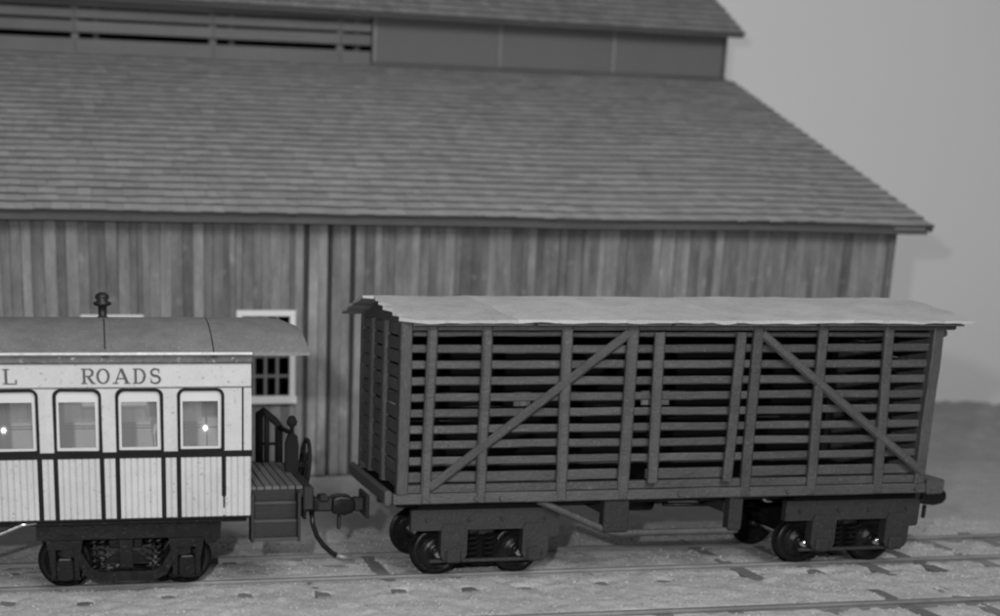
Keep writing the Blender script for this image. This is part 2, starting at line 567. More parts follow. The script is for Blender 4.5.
# windows
for (x0, x1, z0, z1) in WINS:
    wf = box('window', (x0, x1, -0.10, 0.03, z1-0.13, z1), M_WHITE, BR, 0.01)
    box('window_sill', (x0-0.03, x1+0.03, -0.15, 0.03, z0, z0+0.17), M_WHITE, wf, 0.015)
    box('frame', (x0, x0+0.13, -0.10, 0.03, z0+0.17, z1-0.13), M_WHITE, wf, 0.01)
    box('frame', (x1-0.13, x1, -0.10, 0.03, z0+0.17, z1-0.13), M_WHITE, wf, 0.01)
    a0, a1, b0, b1 = x0+0.13, x1-0.13, z0+0.17, z1-0.13
    nc, nr = 4, 4
    pw, ph = (a1-a0)/nc, (b1-b0)/nr
    for i in range(1, nc):
        box('muntin', (a0+i*pw-0.035, a0+i*pw+0.035, -0.02, 0.03, b0, b1), M_MUNTIN, wf, 0.006)
    for j in range(1, nr):
        box('muntin', (a0, a1, -0.012, 0.022, b0+j*ph-0.03, b0+j*ph+0.03), M_MUNTIN, wf, 0.006)
    for i in range(nc):
        for j in range(nr):
            box('pane', (a0+i*pw+0.036, a0+(i+1)*pw-0.036, 0.004, 0.012, b0+j*ph+0.031, b0+(j+1)*ph-0.031), M_DGLASS, wf, 0)
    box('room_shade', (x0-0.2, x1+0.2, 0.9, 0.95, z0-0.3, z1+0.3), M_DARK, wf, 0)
# eave fascia
v, f = [], []
xs = [WX0-0.6 + i*(14.58-WX0+0.6)/40 for i in range(41)]
for x in xs:
    s = 0.035*nzv(x, 0, 0.25, 6)
    v += [(x, EY+0.035, 5.60+s), (x, EY+0.035, 5.725+s), (x, EY+0.10, 5.725+s), (x, EY+0.10, 5.60+s)]
for i in range(40):
    b = i*4
    for k in range(4): f.append((b+k, b+(k+1) % 4, b+4+(k+1) % 4, b+4+k))
f += [(0, 1, 2, 3), (160, 163, 162, 161)]
o = mk('fascia', v, f, M_TRIM, BR, (1, EY, 5.6)); fixn(o.data)
# main roof: deck with shingles
RX0, RX1 = WX0-0.65, 14.70
CP, SP = math.cos(math.atan(PT)), math.sin(math.atan(PT))
def deck(name, pts, thick, m):
    v = [Vector(p) for p in pts]; n = len(v)
    v2 = [p - Vector((0, 0, thick)) for p in v]
    f = [tuple(range(n)), tuple(reversed(range(n, 2*n)))] + [(i, (i+1) % n+0, (i+1) % n+n, i+n) for i in range(n)]
    o = mk(name, v+v2, f, m, BR, pts[0]); fixn(o.data); return o
roof = deck('roof', [(RX0, EY+0.03, EZ-0.01), (RX1-0.04, EY+0.03, EZ-0.01), (RX1-0.04, CY+0.1, roofz(CY+0.1)-0.02), (RX0, CY+0.1, roofz(CY+0.1)-0.02)], 0.05, M_ROOFDECK)
# shingles
EXPO, SL, STH = 0.40, 0.56, 0.046
slope_len = (CY-EY)/CP
nrow = int(slope_len/EXPO)+1
SV = {}
def shingle_mesh(wd):
    if wd not in SV:
        # local: x across, y up slope, butt at y=0
        vs = [(-wd/2, 0, 0.004), (wd/2, 0, 0.004), (wd/2, SL, 0.004), (-wd/2, SL, 0.004),
              (-wd/2, 0, STH), (wd/2, 0, STH), (wd/2, SL, 0.012), (-wd/2, SL, 0.012)]
        fs = [(3, 2, 1, 0), (4, 5, 6, 7), (0, 1, 5, 4), (1, 2, 6, 5), (2, 3, 7, 6), (3, 0, 4, 7)]
        me = bpy.data.meshes.new('shingle'); me.from_pydata(vs, [], fs); me.materials.append(M_SHINGLE); me.materials.append(M_ROWSHADE); me.polygons[2].material_index = 1
        SV[wd] = me
    return SV[wd]
RR = Matrix.Rotation(math.atan(PT), 3, 'X')
def vis(x, row):  # roughly inside the photograph
    return -7.6 < x < 14.8
count = 0
stuffv, stufff, stufft = [], [], []
for row in range(nrow):
    s = row*EXPO
    x = RX0 + rnd.uniform(0, 0.15)
    while x < RX1-0.10:
        wd = rnd.choice((0.22, 0.26, 0.30, 0.34, 0.38))
        if x+wd > RX1-0.16: wd = round(RX1-x+0.01, 2)
        ln = s + rnd.uniform(-0.026, 0.026) + 0.05*nzv(x, row*7.3, 0.45, 11)
        y = EY + ln*CP; z = EZ + ln*SP + 0.012*nzv(x, row, 0.5, 3) + 0.035*nzv(x, 0, 0.25, 6)
        rz = R(rnd.uniform(-0.9, 0.9)); rx = R(rnd.uniform(0.9, 2.4))
        sl = min(SL, (slope_len-ln)+0.05)
        if count < 300 and vis(x, row) and row < 5 and (count < 300):
            o = bpy.data.objects.new('shingle', shingle_mesh(wd))
            COL.objects.link(o); o.parent = roof
            o.location = Vector((x+wd/2, y, z)) - ORG[roof.name]
            o.rotation_euler = (RR @ Matrix.Rotation(-rx, 3, 'X') @ Matrix.Rotation(rz, 3, 'Z')).to_euler()
            count += 1
        else:
            mt = RR @ Matrix.Rotation(-rx, 3, 'X') @ Matrix.Rotation(rz, 3, 'Z')
            b = len(stuffv); t = rnd.uniform(-0.12, 0.12)
            for p in ((-wd/2, 0, 0.004), (wd/2, 0, 0.004), (wd/2, sl, 0.004), (-wd/2, sl, 0.004),
                      (-wd/2, 0, STH), (wd/2, 0, STH), (wd/2, sl, 0.012), (-wd/2, sl, 0.012)):
                q = mt @ Vector(p)
                stuffv.append((x+wd/2+q.x, y+q.y, z+q.z)); stufft.append(t)
            stufff += [tuple(b+k for k in fc) for fc in ((3, 2, 1, 0), (4, 5, 6, 7), (0, 1, 5, 4), (1, 2, 6, 5), (2, 3, 7, 6), (3, 0, 4, 7))]
        x += wd + rnd.uniform(0.001, 0.007)
o = mk('shingles', stuffv, stufff, M_SHINGLE, roof, (0, 4, 8))
o.data.materials.append(M_ROWSHADE)
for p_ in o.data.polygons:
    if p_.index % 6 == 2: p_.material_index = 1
a = o.data.attributes.new('tone', 'FLOAT', 'POINT'); a.data.foreach_set('value', stufft)
o['kind'] = 'stuff'
# verge board at the right end of the roof
A = Vector((RX1-0.02, EY+0.02, EZ-0.09)); B = Vector((RX1-0.02, CY, roofz(CY)-0.09))
c = (A+B)/2
box('verge_board', (c.x-0.03, c.x+0.03, c.y-(B-A).length/2, c.y+(B-A).length/2, c.z-0.07, c.z+0.07), M_TRIM, BR, 0.01, (math.atan(PT), 0, 0))
# clerestory
CZ0, CZ1 = roofz(CY)-0.05, 11.75
CXR, CXS = 14.42, 3.23
cl = box('clerestory', (CXS, CXR, CY+0.02, CY+0.12, CZ0, CZ1), M_TRIM, BR, 0.01)
edges = [CXS+0.06, 7.10, 10.70, CXR-0.06]
for i in range(3):
    box('panel', (edges[i]+0.06, edges[i+1]-0.06, CY-0.035, CY+0.017, CZ0+0.08, CZ1-0.05), M_PANEL, cl, 0.012)
for e in edges:
    box('batten', (e-0.055, e+0.055, CY-0.06, CY+0.016, CZ0+0.02, CZ1-0.02), M_TRIM if e > 11 else M_BATTEN, cl, 0.012)
box('sill_board', (CXS, CXR, CY-0.10, CY-0.062, CZ0+0.0, CZ0+0.12), M_TRIM, cl, 0.01)
# open louvres left of the panels
px = [-12.0, -8.9, -5.19, -1.39, 2.28, CXS-0.05]
for e in px[1:-1]:
    box('post', (e-0.10, e+0.10, CY+0.02, CY+0.14, CZ0, CZ1), M_LOUVER, cl, 0.012)
    box('post', (e+0.5, e+0.66, CY+0.30, CY+0.42, CZ0, CZ1), M_LOUVER, cl, 0.012)
for z0, z1, yy in ((CZ0-0.02, CZ0+0.40, -0.02), (CZ0+0.55, CZ0+0.84, -0.05), (CZ0+0.91, CZ0+1.15, -0.04), (CZ0+1.21, CZ1, 0.0)):
    for i in range(len(px)-1):
        box('louver_slat', (px[i]+0.005, px[i+1]-0.005, CY+yy-0.04, CY+yy+0.03, z0, z1), M_LOUVER, cl, 0.012,
            (R(-rnd.uniform(2, 9)), R(rnd.uniform(-0.10, 0.10)), 0))
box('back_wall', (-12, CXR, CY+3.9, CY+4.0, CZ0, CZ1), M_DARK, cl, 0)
box('end_wall', (CXR-0.1, CXR, CY+0.121, CY+3.9, CZ0, CZ1), M_TRIM, cl, 0)
box('end_wall', (-12.1, -12.0, CY+0.12, CY+3.9, CZ0, CZ1), M_TRIM, cl, 0)
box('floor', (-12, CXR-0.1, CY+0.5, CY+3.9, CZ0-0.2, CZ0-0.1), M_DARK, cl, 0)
# clerestory roof
CEY, CEZ, CPT = CY-0.60, 11.56, math.tan(R(35))
CRX0, CRX1 = -12.7, 14.62
def sag(x): return 0.16*(CRX1-x)/27.0
v = []
xs = [CRX0 + i*(CRX1-CRX0)/24 for i in range(25)]
f = []
for x in xs:
    s = sag(x)
    zr = CEZ+(CY+2.0-CEY)*CPT + s
    v += [(x, CEY, CEZ+s), (x, CY+2.0, zr), (x, CY+4.6, CEZ+s), (x, CY+4.6, CEZ+s-0.14), (x, CY+2.0, zr-0.14), (x, CEY, CEZ+s-0.12)]
for i in range(24):
    b = i*6
    for k in range(6): f.append((b+k, b+(k+1) % 6, b+6+(k+1) % 6, b+6+k))
f += [tuple(range(6)), tuple(reversed(range(144, 150)))]
cr = mk('clerestory_roof', v, f, M_TRIM, BR, (0, CY+2, 12)); fixn(cr.data)
stuffv, stufff, stufft = [], [], []
al = math.atan(CPT)
for row in range(9):
    x = CRX0
    while x < CRX1-0.02:
        wd = rnd.choice((0.22, 0.26, 0.30, 0.34, 0.38)); wd = min(wd, CRX1+0.03-x)
        ln = row*0.38 - 0.03 + rnd.uniform(-0.015, 0.015)
        y = CEY + ln*math.cos(al); z = CEZ + sag(x) + ln*math.sin(al) + 0.004
        mt = Matrix.Rotation(al-R(rnd.uniform(0.8, 3)), 3, 'X')
        b = len(stuffv); t = rnd.uniform(-0.25, 0.0)
        for p in ((-wd/2, 0, 0.004), (wd/2, 0, 0.004), (wd/2, .5, 0.004), (-wd/2, .5, 0.004), (-wd/2, 0, STH), (wd/2, 0, STH), (wd/2, .5, 0.012), (-wd/2, .5, 0.012)):
            q = mt @ Vector(p)
            stuffv.append((x+wd/2+q.x, y+q.y, z+q.z)); stufft.append(t)
        stufff += [tuple(b+k for k in fc) for fc in ((3, 2, 1, 0), (4, 5, 6, 7), (0, 1, 5, 4), (1, 2, 6, 5), (2, 3, 7, 6), (3, 0, 4, 7))]
        x += wd+0.01
o = mk('shingles', stuffv, stufff, M_SHINGLE, cr, (0, CY+1, 12.3))
o.data.materials.append(M_ROWSHADE)
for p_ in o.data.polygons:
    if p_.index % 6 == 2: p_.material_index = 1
a = o.data.attributes.new('tone', 'FLOAT', 'POINT'); a.data.foreach_set('value', stufft)
o['kind'] = 'stuff'

# ------------------------------------------------------------------ wheels and trucks
YC = 0.7175
def wheelset(truck, x, r, m_wheel, shiny=True):
    zc = 0.15 + r
    for s in (-1, 1):
        yo = YC + s*0.7175                     # tread over the rail, flange on the inside
        prof = [(0.05, s*0.075), (r*0.30, s*0.075), (r*0.34, s*0.04), (r*0.74, s*0.025), (r*0.78, s*0.06), (r*0.985, s*0.062),
                (r*1.0, -s*0.0), (r*1.005, -s*0.045), (r*1.075, -s*0.055), (r*1.075, -s*0.078), (r*0.98, -s*0.09), (r*0.7, -s*0.06), (0.05, -s*0.07)]
        lat('wheel', prof, 'Y', (x, yo, zc), m_wheel, truck, 36)
    lat('axle', [(0.012, -1.01), (0.040, -1.0), (0.068, -0.97), (0.085, -0.92), (0.088, -0.86), (0.075, -0.66), (0.10, -0.63), (0.07, -0.60), (0.05, -0.45), (0.045, 0.0), (0.05, 0.40), (0.075, 0.52), (0.13, 0.63), (0.075, 0.66), (0.088, 0.86), (0.085, 0.92), (0.068, 0.97), (0.040, 1.0), (0.012, 1.01)], 'Y', (x, YC, zc), M_STEEL, truck, 16)

def stock_truck(car, xc):
    r = 0.372; wb = 0.64
    t = box('truck', (xc-0.20, xc+0.20, YC-1.02, YC+1.02, 0.82, 1.16), M_TRUCKWOOD, car, 0.02)     # bolster
    box('transom', (xc-0.36, xc+0.30, YC-0.88, YC+0.88, 0.40, 0.815), M_INNER, t, 0.02)
    for s in (-1, 1):
        yf = YC + s*1.09
        ya, yb = yf-0.06, yf+0.06
        # side frame: long top beam whose inner end drops
        prism('side_frame', [(xc-1.15, 0.93), (xc-1.15, 1.235), (xc-1.12, 1.25), (xc+1.10, 1.25), (xc+1.17, 1.22), (xc+1.17, 0.84), (xc+1.14, 0.80), (xc+0.95, 0.79), (xc+0.93, 0.93)], ya, yb, M_TRUCKWOOD, t)
        for dx in (-wb, wb):
            x = xc+dx+0.15
            prism('pedestal', [(x-0.195, 0.925), (x-0.195, 0.55), (x-0.15, 0.47), (x+0.17, 0.47), (x+0.215, 0.55), (x+0.215, 0.925), (x+0.16, 1.02), (x-0.16, 1.02)], yf-0.085, yf+0.085, M_TRUCKWOOD, t)
            box('journal_box', (x-0.12, x+0.12, yf-0.14, yf+0.10, 0.43, 0.64), M_TRUCKWOOD, t, 0.03)
        box('tie_bar', (xc-wb-0.20, xc+wb+0.24, yf-0.04, yf+0.04, 0.42, 0.468), M_TRUCKWOOD, t, 0.01)
        for dx in (-0.13, 0.13):
            pts = []
            for k in range(64):
                q = k/63*2*math.pi*5
                pts.append((xc+dx+0.075*math.cos(q), yf+s*0.0+0.06*math.sin(q)-s*0.1, 0.47+0.40*k/63))
            tube('spring', pts, 0.018, M_INNER, t, 6)
        for dx in (-wb-0.27, -0.25, 0.27, wb+0.30):
            lat('bolt', [(0.028, -0.02), (0.028, 0.005), (0.015, 0.02)], 'Y', (xc+dx, yf-0.075 if s < 0 else yf+0.075, 1.10), M_TRUCKWOOD, t, 8)
    for dx in (-wb, wb): wheelset(t, xc+dx, r, M_IRON)
    for dx in (-0.18, 0.18):
        tube('brake_rod', [(xc+dx, YC-0.95, 0.62), (xc+dx, YC+0.95, 0.62)], 0.03, M_IRON, t, 8)
    return t

# ------------------------------------------------------------------ stock car
SX0, SX1 = -1.32, 7.22
YN, YF = -0.5825, 2.0175
SCAR = thing('stock_car', 'dark slatted wooden stock car with pale flat roof, coupled behind the coach', 'railway car', (2.95, YC, 0.15))
def jit(a): return rnd.uniform(-a, a)
# frame
for y0, y1, nm in ((YN-0.06, YN+0.10, 'side_sill'), (YF-0.10, YF+0.06, 'side_sill')):
    rough(nm, (SX0-0.05, SX1+0.02, y0, y1, 1.375, 1.53), M_CARWOOD, SCAR, 0.018)
    rough('sill_strip', (SX0, SX1, y0+0.04, y1-0.02, 1.535, 1.66), M_CARWOOD, SCAR, 0.012)
    rough('top_plate', (SX0, SX1+0.05, y0+0.02, y1-0.01, 3.90, 4.02), M_CARWOOD, SCAR, 0.012)
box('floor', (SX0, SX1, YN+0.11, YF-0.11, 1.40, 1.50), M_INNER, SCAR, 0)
box('underframe', (SX0+0.1, SX1-0.1, YC-0.30, YC+0.30, 1.16, 1.39), M_TRUCKWOOD, SCAR, 0.02)
for yy in (-0.2, 1.635):
    box('floor_beam', (SX0+0.1, SX1-0.1, yy-0.07, yy+0.07, 1.26, 1.395), M_TRUCKWOOD, SCAR, 0.012)
rough('end_sill', (SX1+0.025, SX1+0.33, YN-0.08, YF+0.08, 1.36, 1.60), M_CARWOOD, SCAR, 0.03)
rough('end_sill', (SX0-0.16, SX0-0.055, YN+0.02, YF+0.0, 1.36, 1.58), M_CARWOOD, SCAR, 0.03)
# slats on the long sides; the near side is cut by a sliding door
GP = 0.2325
rows = [1.89 + GP*k for k in range(9)]           # centres of the gaps
rows_n = [(rows[k]+0.056, rows[k+1]-0.056) for k in range(8)] + [(1.68, rows[0]-0.050), (rows[8]+0.056, 3.875)]
DX0, DX1 = 2.52, 3.98
for z0, z1 in rows_n:
    for xa, xb in ((SX0+0.02, 1.21), (1.215, 2.20), (4.16, 5.25), (5.255, SX1-0.02)):
        d = jit(0.006)
        rough('slat', (xa, xb, YN+0.03, YN+0.08, z0+d, z1+d), M_CARWOOD, SCAR, 0.024, (R(jit(3.0)), R(jit(0.32)), R(jit(0.15))))
door = box('door', (DX0+0.04, DX1-0.10, YN+0.0, YN+0.05, rows_n[8][0], rows_n[8][1]), M_CARWOOD, SCAR, 0.010)
for z0, z1 in rows_n[:8]+rows_n[9:]:
    rough('slat', (DX0-0.30, DX1+0.16, YN+0.0, YN+0.05, z0, z1), M_CARWOOD, door, 0.024, (R(jit(3.0)), R(jit(0.32)), 0))
bar('post', (2.63, YN-0.085, 1.64), (2.565, YN-0.085, 3.88), 0.155, 0.10, M_CARPOST, door, 0.03, True)
bar('post', (3.84, YN-0.085, 1.64), (3.86, YN-0.085, 3.88), 0.15, 0.10, M_CARPOST, door, 0.03, True)
# far side slats: staggered so that only slivers show through
holes = {4: [(-0.95, -0.72), (1.30, 1.62), (3.58, 4.12)], 5: [(5.55, 5.75), (7.0, 7.12)]}
for k in range(10):
    zc = 1.68 + k*GP
    xs_ = [SX0+0.02] + [q for h_ in holes.get(k, []) for q in h_] + [SX1-0.02]
    for a_ in range(0, len(xs_), 2):
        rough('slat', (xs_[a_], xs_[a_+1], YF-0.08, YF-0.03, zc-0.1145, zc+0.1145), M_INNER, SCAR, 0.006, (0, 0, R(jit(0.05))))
# posts
for xx, dx, wd in ((-0.885, 0.02, 0.15), (-0.045, 0.0, 0.15), (1.215, -0.06, 0.16), (2.19, -0.02, 0.17), (4.18, -0.03, 0.155), (5.29, -0.09, 0.15), (6.42, -0.13, 0.15)):
    bar('post', (xx, YN-0.03, 1.40), (xx+dx, YN-0.03, 4.00), wd, 0.11, M_CARPOST, SCAR, 0.03, True)
for xx in (SX0+0.08, SX1-0.09):
    rough('post', (xx-0.085, xx+0.085, YN-0.07, YN+0.09, 1.535, 3.99), M_CARPOST, SCAR, 0.015)
    rough('post', (xx-0.085, xx+0.085, YF-0.09, YF+0.07, 1.535, 3.99), M_CARPOST, SCAR, 0.015)
for xx in (-0.05, 1.2, 2.2, 3.85, 5.2, 6.35):
    rough('post', (xx-0.075, xx+0.075, YF-0.025, YF+0.07, 1.535, 3.99), M_CARPOST, SCAR, 0.015)
bar('brace', (-0.83, YN-0.045, 1.62), (2.10, YN-0.045, 3.86), 0.135, 0.09, M_CARPOST, SCAR, 0.03, True)
bar('brace', (4.20, YN-0.045, 3.86), (7.16, YN-0.045, 1.70), 0.135, 0.09, M_CARPOST, SCAR, 0.03, True)
# bolt heads at the foot of the posts
for xx in (-0.87, -0.1, 0.25, 1.2, 2.2, 3.1, 4.2, 4.9, 5.3, 6.4, 7.1):
    lat('bolt', [(0.030, -0.02), (0.030, 0.01), (0.012, 0.02)], 'Y', (xx+jit(0.03), YN-0.075, 1.455), M_CARPOST, SCAR, 8)
# ends: close slats and posts
for xe, s in ((SX0+0.03, -1), (SX1-0.03, 1)):
    z = 1.62
    while z < 3.98:
        hgt = 0.20
        rough('end_slat', (xe-0.025, xe+0.025, YN+0.10, YF-0.10, z, min(3.98, z+hgt-(0.026 if s < 0 else 0.004))), M_CARWOOD, SCAR, 0.010, (R(jit(0.2)), 0, R(jit(0.3))))
        z += hgt
    for yy in (YC-0.45, YC+0.45):
        rough('end_post', (xe+s*0.03-0.05, xe+s*0.03+0.05, yy-0.08, yy+0.08, 1.60, 4.0), M_CARPOST, SCAR, 0.015)
    v = [(xe+s*0.02, YN, 3.99), (xe+s*0.02, YF, 3.99), (xe+s*0.02, YC, 4.29), (xe-s*0.06, YN, 3.99), (xe-s*0.06, YF, 3.99), (xe-s*0.06, YC, 4.29)]
    o = mk('gable', v, [(0, 1, 2), (3, 5, 4), (0, 3, 4, 1), (1, 4, 5, 2), (2, 5, 3, 0)], M_CARWOOD, SCAR, (xe, YC, 4.1)); fixn(o.data)
# end beam under the roof overhang on the right
rough('end_beam', (SX1+0.055, SX1+0.24, YN+0.02, YF-0.02, 3.90, 4.02), M_CARWOOD, SCAR, 0.02)
rough('end_beam', (SX1+0.02, SX1+0.12, YN+0.04, YF-0.04, 3.80, 3.895), M_CARWOOD, SCAR, 0.02)
# roof: overlapping canvas covered boards, torn along the left end
EN, EF = YN-0.20, YF+0.20
ZE, ZR = 4.055, 4.345
def roof_piece(name, side, xa_e, xb_e, xa_r, xb_r, jag=None, lift=0.0, up_=0.0, idx=0):
    """near (side=-1) or far slope piece; e = eave x, r = ridge x"""
    ye = EN if side < 0 else EF
    N = 10
    top = []
    for j in range(N+1):
        t = j/N
        y = ye + (YC-ye)*t
        z = ZE + (ZR-ZE)*(t + 0.05*math.sin(t*math.pi)) + lift*(1-abs(2*t-1)) + up_
        xa = xa_e + (xa_r-xa_e)*t; xb = xb_e + (xb_r-xb_e)*t
        xa += 0.06*nzv(idx*3.7, j*0.9, 1.0, 5); xb += 0.06*nzv((idx+1)*3.7, j*0.9, 1.0, 5)
        if jag: xa += jag[j]
        top.append((xa, xb, y, z))
    K = 18
    v, f = [], []
    for th in (0.0, 0.045):
        for xa, xb, y, z in top:
            for k in range(K+1):
                x = xa + (xb-xa)*k/K
                v.append((x, y + (0.03*nzv(x, 0, 2.3, 8) if y in (EN, EF) else 0), z - th*(1+0.5*nzv(x, y, 3.1, 5)) + 0.014*nzv(x, y, 1.1, 3) + 0.008*nzv(x, y, 5, 7)))
    W = K+1; H = N+1; S = W*H
    for j in range(N):
        for k in range(K):
            q = (j*W+k, j*W+k+1, (j+1)*W+k+1, (j+1)*W+k)
            f.append(q); f.append(tuple(S+i for i in reversed(q)))
    for k in range(K):
        f.append((k, S+k, S+k+1, k+1)); f.append((N*W+k, N*W+k+1, S+N*W+k+1, S+N*W+k))
    for j in range(N):
        f.append((j*W, (j+1)*W, S+(j+1)*W, S+j*W)); f.append((j*W+K, S+j*W+K, S+(j+1)*W+K, (j+1)*W+K))
    o = mk(name, v, f, M_CARROOF, SCAR, ((xa_e+xb_e)/2, ye, ZE), True); fixn(o.data); o.data.set_sharp_from_angle(angle=R(30))
    return o
seam = [-1.20, 0.35, 2.0, 3.7, 5.6, 7.58]
ridge = [-1.42, -0.05, 1.65, 3.4, 5.3, 7.46]
jag = [0.0, -0.07, 0.05, -0.03, -0.10, 0.03, -0.05, 0.02, 0.0]
jag = [0.06, -0.14, -0.02, -0.13, -0.05, -0.12, 0.0, -0.09, 0.03, -0.04, 0.0]
for i in range(5):
    roof_piece('roof_sheet', -1, seam[i], seam[i+1]-0.006, ridge[i], ridge[i+1]-0.006, jag if i == 0 else None, 0.0, 0.003*(i % 2), i)
for i in range(3):
    e = [-1.62, 1.5, 4.4, 7.40]
    roof_piece('roof_sheet', 1, e[i], e[i+1], e[i]+0.02, e[i+1]+0.02, idx=i+20)
# dark split laths under the near eave
for xa, xb in ((-1.18, 0.6), (0.65, 2.7), (2.75, 5.0), (5.05, 7.45)):
    box('eave_lath', (xa, xb, EN+0.02, EN+0.10, 3.972, 4.002), M_CARWOOD, SCAR, 0.008, (0, R(jit(0.12)), 0))
    box('eave_lath', (xa, xb, YN-0.12, YN-0.045, 3.985, 4.02), M_CARWOOD, SCAR, 0.008)
# queen posts and truss rods
for yy in (YN+0.10, YF-0.10):
    nearside = yy < 1
    bar('queen_post', (2.14, yy, 0.86), (2.14, yy, 1.374), 0.40, 0.20, M_TRUCKWOOD, SCAR, 0.02).rotation_euler = (0, -math.pi/2, 0)
    bar('queen_post', (4.10, yy, 0.84), (4.10, yy, 1.374), 0.22, 0.20, M_TRUCKWOOD, SCAR, 0.02).rotation_euler = (0, -math.pi/2, 0)
    tube('truss_rod', [(0.9, yy-0.02, 1.37), (1.2, yy-0.02, 1.24), (2.05, yy-0.02, 0.86), (2.2, yy-0.02, 0.83), (4.05, yy-0.02, 0.82), (4.18, yy-0.02, 0.835)], 0.058, M_CARPOST, SCAR, 8)
for xx in (2.14, 4.10):
    box('needle_beam', (xx-0.10, xx+0.10, YN+0.21, YF-0.21, 1.08, 1.25), M_TRUCKWOOD, SCAR, 0.015)
tube('brake_cylinder', [(2.7, YC+0.2, 1.02), (3.4, YC+0.2, 1.02)], 0.15, M_IRON, SCAR, 16)
tube('brake_pipe', [(3.3, YC-0.45, 1.1), (4.9, YC-0.45, 1.06)], 0.03, M_IRON, SCAR, 8)
for xc in (0.115, 6.18):
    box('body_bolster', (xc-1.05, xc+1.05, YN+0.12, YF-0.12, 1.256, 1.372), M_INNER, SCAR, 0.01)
t1 = stock_truck(SCAR, 0.115)
copy_tree(t1, SCAR, (6.18-0.115, 0, 0))

def coupler(car, x, d, zc=1.10, ln=1.0, head=True):
    """automatic coupler: shank, rounded knuckle head, lift pin; d = +1 points right"""
    a, b = sorted((x, x+d*0.62*ln))
    c = box('coupler', (a, b, YC-0.11, YC+0.11, zc-0.10, zc+0.11), M_STEP, car, 0.03)
    a, b = sorted((x-d*0.04, x+d*0.02))
    box('striker_plate', (a, b, YC-0.28, YC+0.28, zc-0.18, zc+0.20), M_STEP, c, 0.02)
    if head:
        X = lambda q: x+d*q*ln
        poly = [(X(0.54), zc-0.12), (X(0.56), zc+0.13), (X(0.72), zc+0.16), (X(0.92), zc+0.14), (X(1.02), zc+0.06), (X(1.03), zc-0.05), (X(0.97), zc-0.13), (X(0.80), zc-0.16), (X(0.64), zc-0.14)]
        h = prism('knuckle', poly, YC-0.17, YC+0.13, M_IRON, c)
        bv_ = h.modifiers.new('Bevel', 'BEVEL'); bv_.width = 0.07; bv_.segments = 4
        for p_ in h.data.polygons: p_.use_smooth = True
        box('pin', (X(0.72)-0.03, X(0.72)+0.03, YC-0.06, YC+0.0, zc-0.40, zc-0.17), M_STEP, c, 0.015)
        box('guard_arm', (min(X(0.30), X(0.50)), max(X(0.30), X(0.50)), YC-0.15, YC+0.12, zc+0.06, zc+0.16), M_STEP, c, 0.03)
    return c
coupler(SCAR, SX1+0.35, 1, 1.06)
coupler(SCAR, SX0-0.20, -1, 1.13, 0.30, False)

# ------------------------------------------------------------------ coach
CN, CF = -0.68, 2.115
CX0, CX1 = -14.20, -3.47
COACH = thing('passenger_coach', 'cream and black passenger coach with arched grey roof, lettered ROADS', 'railway coach', ((CX0+CX1)/2, YC, 0.15))
ZB, ZBELT, ZW, ZL, ZT = 1.29, 2.20, 3.13, 3.455, 3.585
bay = 0.850
win_c = [-4.182 - bay*k for k in range(11)]
win_c = [w_ for w_ in win_c if w_ > CX0+0.45]
WW = 0.635

def rrect(x0, x1, z0, z1, rt_, rb, n=5):
    """rounded rectangle, top radius rt_, bottom radius rb, counter-clockwise, fixed point count"""
    pts = []
    for cx, cz, r, a0 in ((x1-rb, z0+rb, rb, -90), (x1-rt_, z1-rt_, rt_, 0), (x0+rt_, z1-rt_, rt_, 90), (x0+rb, z0+rb, rb, 180)):
        for k in range(n+1):
            a = R(a0+90*k/n)
            pts.append((cx+r*math.cos(a), cz+r*math.sin(a)))
    return pts
def ring(name, outer, inner, y0, y1, m, parent):
    n = len(outer)
    v = [(x, y0, z) for x, z in outer]+[(x, y0, z) for x, z in inner]+[(x, y1, z) for x, z in outer]+[(x, y1, z) for x, z in inner]
    f = []
    for i in range(n):
        j = (i+1) % n
        f += [(i, j, n+j, n+i), (2*n+j, 2*n+i, 3*n+i, 3*n+j), (n+i, n+j, 3*n+j, 3*n+i), (j, i, 2*n+i, 2*n+j)]
    cx = sum(p[0] for p in outer)/n; cz = sum(p[1] for p in outer)/n
    o = mk(name, v, f, m, parent, (cx, (y0+y1)/2, cz)); fixn(o.data)
    return o
def dark_wobble(poly, a, seed):
    return [(x+a*nzv(x, z, 9, seed), z+a*nzv(x, z, 9, seed+4)) for x, z in poly]

